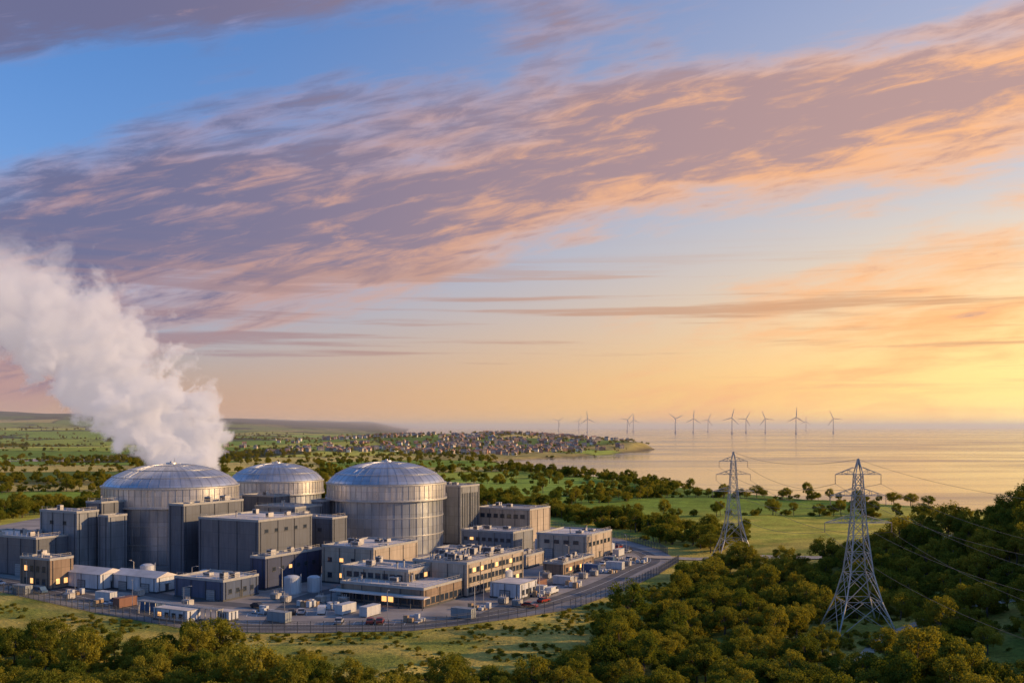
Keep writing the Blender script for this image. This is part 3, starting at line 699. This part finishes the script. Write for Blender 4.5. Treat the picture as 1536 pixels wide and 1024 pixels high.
# belts
def belt(P,w,sp):
    L=smoothline(P,sp); out=[]
    for p in L:
        for k in range(max(1,int(w/sp))): out.append(p+rng.uniform(-.5,.5,2)*np.array([w,w]))
    return np.array(out)
bl=[belt([(-20,620),(13,590),(45,520),(78,455),(92,425)],22,4.5),belt([(86,555),(130,560),(179,568),(226,536),(300,520)],7,5),
 belt([(-420,520),(-330,560),(-250,600),(-190,640),(-130,690),(-60,700)],42,5.5),belt([(-360,470),(-290,520),(-240,600)],25,6),
 belt([(-20,640),(40,650),(90,700),(120,760),(110,880),(60,1000),(0,1150)],26,8),belt([(-60,760),(0,740),(60,760),(150,720),(200,690),(250,640),(300,590),(380,530)],11,7),
 belt([(-220,900),(-100,860),(0,880),(90,900)],22,8),belt([(60,440),(75,415),(82,398)],8,4),
 belt([(-700,900),(-450,950),(-250,1050),(-60,1100),(20,1180)],35,10),belt([(-500,720),(-380,760),(-260,820)],20,8),
 belt([(-900,1250),(-500,1300),(-200,1330),(-20,1380)],50,13),belt([(-20,1520),(-200,1600),(-500,1650),(-900,1600)],50,13)]
bl=okpts(np.vstack(bl)); scatter('tree_belt',bl,rng.uniform(.5,1.15,len(bl)),rng.integers(0,6,len(bl)))
# hedgerows along field boundaries and woods
NN=110000; yy_=np.exp(rng.uniform(math.log(430),math.log(5200),NN)); xx_=yy_*rng.uniform(-.72,.62,NN); P=np.stack([xx_,yy_],1)
i1,d1,d2=vor(xx_,yy_); e_=d2-d1; wd=fbm(xx_/300+9,yy_/300)
open_=inpoly(xx_,yy_,np.array([(88,392),(92,550),(180,560),(260,500),(260,400)],float))
k=((e_<2.5+yy_*.0016)&(rng.random(NN)<.9)|((wd>.64)&(yy_>800)&(rng.random(NN)<.35)))&~open_; P=okpts(P[k])
P=P[:8000]; print('hedge',len(P))
scatter('distant_trees',P,rng.uniform(.35,.8,len(P))*(1+P[:,1]/7000),rng.integers(0,6,len(P)))
# town trees
TP=np.stack([X[:700]+9,Y[:700]-8],1); TP=TP[sdcoast(TP[:,0],TP[:,1])>25]; scatter('town_trees',TP,rng.uniform(.4,.9,len(TP)),rng.integers(0,5,len(TP)))

# ------------------------------------------------------------ steam plume
m=bpy.data.materials.new('steam'); m.use_nodes=True; nt=m.node_tree; nt.nodes.clear(); out=nd(nt,'ShaderNodeOutputMaterial')
geo=nd(nt,'ShaderNodeNewGeometry'); sp=nd(nt,'ShaderNodeSeparateXYZ'); nt.links.new(geo.outputs['Position'],sp.inputs[0])
t=M(nt,'SUBTRACT',sp.outputs[2],31.0); tp=M(nt,'MAXIMUM',t,0.0)
xc=M(nt,'SUBTRACT',-139.0,M(nt,'ADD',M(nt,'MULTIPLY',tp,.42),M(nt,'MULTIPLY',M(nt,'MULTIPLY',tp,tp),.0080)))
dx=M(nt,'SUBTRACT',sp.outputs[0],xc); dy=M(nt,'SUBTRACT',sp.outputs[1],420.0)
sq=M(nt,'ADD',1.0,M(nt,'MULTIPLY',tp,.008)); dx=M(nt,'DIVIDE',dx,sq)
dist=M(nt,'SQRT',M(nt,'ADD',M(nt,'MULTIPLY',dx,dx),M(nt,'MULTIPLY',dy,dy)))
Rr=M(nt,'ADD',13.5,M(nt,'MULTIPLY',tp,.22))
base=M(nt,'SUBTRACT',1.0,M(nt,'DIVIDE',dist,Rr))
n=NOISE(nt,geo.outputs['Position'],.075,6,.58,.3)
thin=MR(nt,tp,18,100,1,.16,False)
v=M(nt,'ADD',base,M(nt,'MULTIPLY',M(nt,'SUBTRACT',n,.5),4.0))
v=M(nt,'SUBTRACT',v,MR(nt,tp,35,100,0,.25,False))
dn_=M(nt,'MULTIPLY',MR(nt,v,.0,.25,0,1),M(nt,'MULTIPLY',M(nt,'MULTIPLY',thin,thin),.32))
pv=nd(nt,'ShaderNodeVolumePrincipled'); pv.inputs['Color'].default_value=(.97,.97,.98,1); pv.inputs['Anisotropy'].default_value=0
nt.links.new(dn_,pv.inputs['Density']); nt.links.new(pv.outputs[0],out.inputs['Volume'])
# steam emission added in place of multiple scattering (renderer traces a single bounce only)
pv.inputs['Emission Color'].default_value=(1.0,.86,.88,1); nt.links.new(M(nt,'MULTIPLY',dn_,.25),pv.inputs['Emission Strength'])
try: m.cycles.volume_step_rate=.2
except Exception as ex: print(ex)
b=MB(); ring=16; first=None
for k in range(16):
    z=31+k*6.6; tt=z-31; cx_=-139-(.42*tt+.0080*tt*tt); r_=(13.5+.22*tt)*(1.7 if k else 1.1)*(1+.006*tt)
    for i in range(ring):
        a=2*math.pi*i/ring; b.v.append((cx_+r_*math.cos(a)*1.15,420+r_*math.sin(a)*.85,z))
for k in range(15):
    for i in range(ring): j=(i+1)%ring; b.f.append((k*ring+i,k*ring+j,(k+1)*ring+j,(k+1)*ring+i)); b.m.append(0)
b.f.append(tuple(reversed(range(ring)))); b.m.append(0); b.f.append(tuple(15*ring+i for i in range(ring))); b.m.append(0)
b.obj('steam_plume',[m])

# ------------------------------------------------------------ haze
m=bpy.data.materials.new('haze'); m.use_nodes=True; nt=m.node_tree; nt.nodes.clear(); out=nd(nt,'ShaderNodeOutputMaterial'); vs=nd(nt,'ShaderNodeVolumeScatter')
vs.inputs['Color'].default_value=(1,.88,.86,1); vs.inputs['Density'].default_value=.000055; vs.inputs['Anisotropy'].default_value=.2; nt.links.new(vs.outputs[0],out.inputs['Volume'])
b=MB(); b.box(-30000,40000,1300,60000,-20,180); b.obj('atmospheric_haze',[m])

# ------------------------------------------------------------ sky / sun
w=bpy.data.worlds.new('World'); sc.world=w; w.use_nodes=True; nt=w.node_tree; nt.nodes.clear()
out=nd(nt,'ShaderNodeOutputWorld'); bg=nd(nt,'ShaderNodeBackground'); bg.inputs[1].default_value=.12; nt.links.new(bg.outputs[0],out.inputs[0])
sky=nd(nt,'ShaderNodeTexSky',sky_type='NISHITA'); sky.sun_disc=False; sky.sun_elevation=math.radians(SUN_EL); sky.sun_rotation=math.radians(SUN_AZ); sky.dust_density=1.5; sky.ozone_density=2.0
tc=nd(nt,'ShaderNodeTexCoord'); nm=nd(nt,'ShaderNodeVectorMath',operation='NORMALIZE'); nt.links.new(tc.outputs['Generated'],nm.inputs[0])
sp=nd(nt,'ShaderNodeSeparateXYZ'); nt.links.new(nm.outputs[0],sp.inputs[0]); dx,dy,dz=sp.outputs
sa=math.radians(SUN_AZ); ga=math.radians(58)
dot=M(nt,'ADD',M(nt,'MULTIPLY',dx,math.sin(ga)),M(nt,'MULTIPLY',dy,math.cos(ga)))
gg=MR(nt,dot,.1,.93,0,1)
e=M(nt,'MAXIMUM',dz,0.0)
S=10.0/1.2
def C(r,g_,b_): return (r*S,g_*S,b_*S,1)
low=MIX(nt,gg,C(.66,.38,.27),C(1.15,.64,.18)); high=MIX(nt,gg,C(.52,.42,.44),C(.98,.74,.42))
hz=MIX(nt,MR(nt,e,.03,.22),low,high)
fz=M(nt,'POWER',2.718,M(nt,'MULTIPLY',M(nt,'DIVIDE',e,M(nt,'ADD',.115,M(nt,'MULTIPLY',gg,.22))),-1.0))
fz=M(nt,'MULTIPLY',fz,.97)
bl_=MIX(nt,1.0,sky.outputs[0],(.62,1.12,1.75,1),'MULTIPLY')
base=MIX(nt,fz,bl_,hz)
# glow round the low sun azimuth
gaz=math.radians(38); gd=(math.sin(gaz),math.cos(gaz),.06)
gdot=M(nt,'ADD',M(nt,'ADD',M(nt,'MULTIPLY',dx,gd[0]),M(nt,'MULTIPLY',dy,gd[1])),M(nt,'MULTIPLY',dz,gd[2]))
glow=M(nt,'POWER',M(nt,'MAXIMUM',gdot,0.0),16.0)
gv=M(nt,'MULTIPLY',glow,MR(nt,e,.26,0.0,.08,1))
base=MIX(nt,M(nt,'MINIMUM',gv,1.0),base,C(1.5,1.0,.36))
# main diagonal cloud bank
tt=M(nt,'SUBTRACT',M(nt,'SUBTRACT',dz,M(nt,'MULTIPLY',dx,.20)),M(nt,'MULTIPLY',dy,.25))
cv=COMB(nt,M(nt,'ADD',M(nt,'MULTIPLY',dx,2.0),M(nt,'MULTIPLY',dz,1.0)),M(nt,'MULTIPLY',dy,1.5),M(nt,'MULTIPLY',tt,9.0))
n1=NOISE(nt,cv,1.5,9,.55,.25)
cvf=COMB(nt,M(nt,'MULTIPLY',dx,9.0),M(nt,'MULTIPLY',dy,4.0),M(nt,'MULTIPLY',tt,44.0))
n2=NOISE(nt,cvf,1.6,8,.62,.4)
band=M(nt,'SUBTRACT',1.0,M(nt,'DIVIDE',M(nt,'ABSOLUTE',tt),M(nt,'SUBTRACT',.095,M(nt,'MULTIPLY',dx,.04))))
t2=M(nt,'SUBTRACT',M(nt,'SUBTRACT',dz,M(nt,'MULTIPLY',dx,.10)),M(nt,'MULTIPLY',dy,.475))
band2=M(nt,'MULTIPLY',M(nt,'SUBTRACT',1.0,M(nt,'DIVIDE',M(nt,'ABSOLUTE',t2),.05)),MR(nt,dx,.1,-.2))
bb=M(nt,'MAXIMUM',band,band2)
dd=M(nt,'ADD',M(nt,'MULTIPLY',bb,.75),M(nt,'MULTIPLY',M(nt,'SUBTRACT',n1,.465),1.9))
dd=M(nt,'ADD',dd,M(nt,'MULTIPLY',M(nt,'SUBTRACT',n2,.5),.7))
den=MR(nt,dd,-.05,.5)
# cloud shading: thick cores mauve, thin parts and lower edges catch the warm light
thick=MR(nt,M(nt,'ADD',M(nt,'ADD',dd,M(nt,'MULTIPLY',tt,2.6)),M(nt,'MULTIPLY',M(nt,'SUBTRACT',n2,.5),2.0)),0.0,.8)
litc=MIX(nt,gg,C(.50,.30,.29),C(1.1,.54,.22)); drk=MIX(nt,gg,C(.16,.155,.27),C(.54,.33,.29))
cc=MIX(nt,thick,litc,drk)
c1=MIX(nt,M(nt,'MULTIPLY',den,.92),base,cc)
# thin horizontal streaks low in the sky
cs=COMB(nt,M(nt,'MULTIPLY',dx,2.0),M(nt,'MULTIPLY',dy,2.0),M(nt,'MULTIPLY',dz,62.0))
n3=NOISE(nt,cs,1.3,7,.6,.2)
mk=M(nt,'MULTIPLY',MR(nt,e,.025,.06),MR(nt,e,.19,.12))
ds=M(nt,'MULTIPLY',MR(nt,n3,.50,.64),mk)
c2=MIX(nt,M(nt,'MULTIPLY',ds,.75),c1,MIX(nt,gg,C(.33,.23,.28),C(.70,.38,.20)))
# below horizon
c3=MIX(nt,MR(nt,dz,-.01,-.05),c2,C(.12,.10,.08))
nt.links.new(c3,bg.inputs[0])
sl=bpy.data.lights.new('sun','SUN'); sl.energy=5.0; sl.angle=math.radians(.5); sl.color=(1,.64,.30)
so=bpy.data.objects.new('sun',sl); sc.collection.objects.link(so)
el=math.radians(SUN_EL); D=Vector((math.sin(sa)*math.cos(el),math.cos(sa)*math.cos(el),math.sin(el))); so.rotation_euler=D.to_track_quat('Z','Y').to_euler()

cam=bpy.data.cameras.new('camera'); cam.lens=35.16; cam.sensor_width=36; cam.shift_y=128/1536; cam.clip_end=120000; cam.clip_start=1
co=bpy.data.objects.new('camera',cam); sc.collection.objects.link(co); co.location=(0,0,50); co.rotation_euler=(math.radians(90),0,0); sc.camera=co
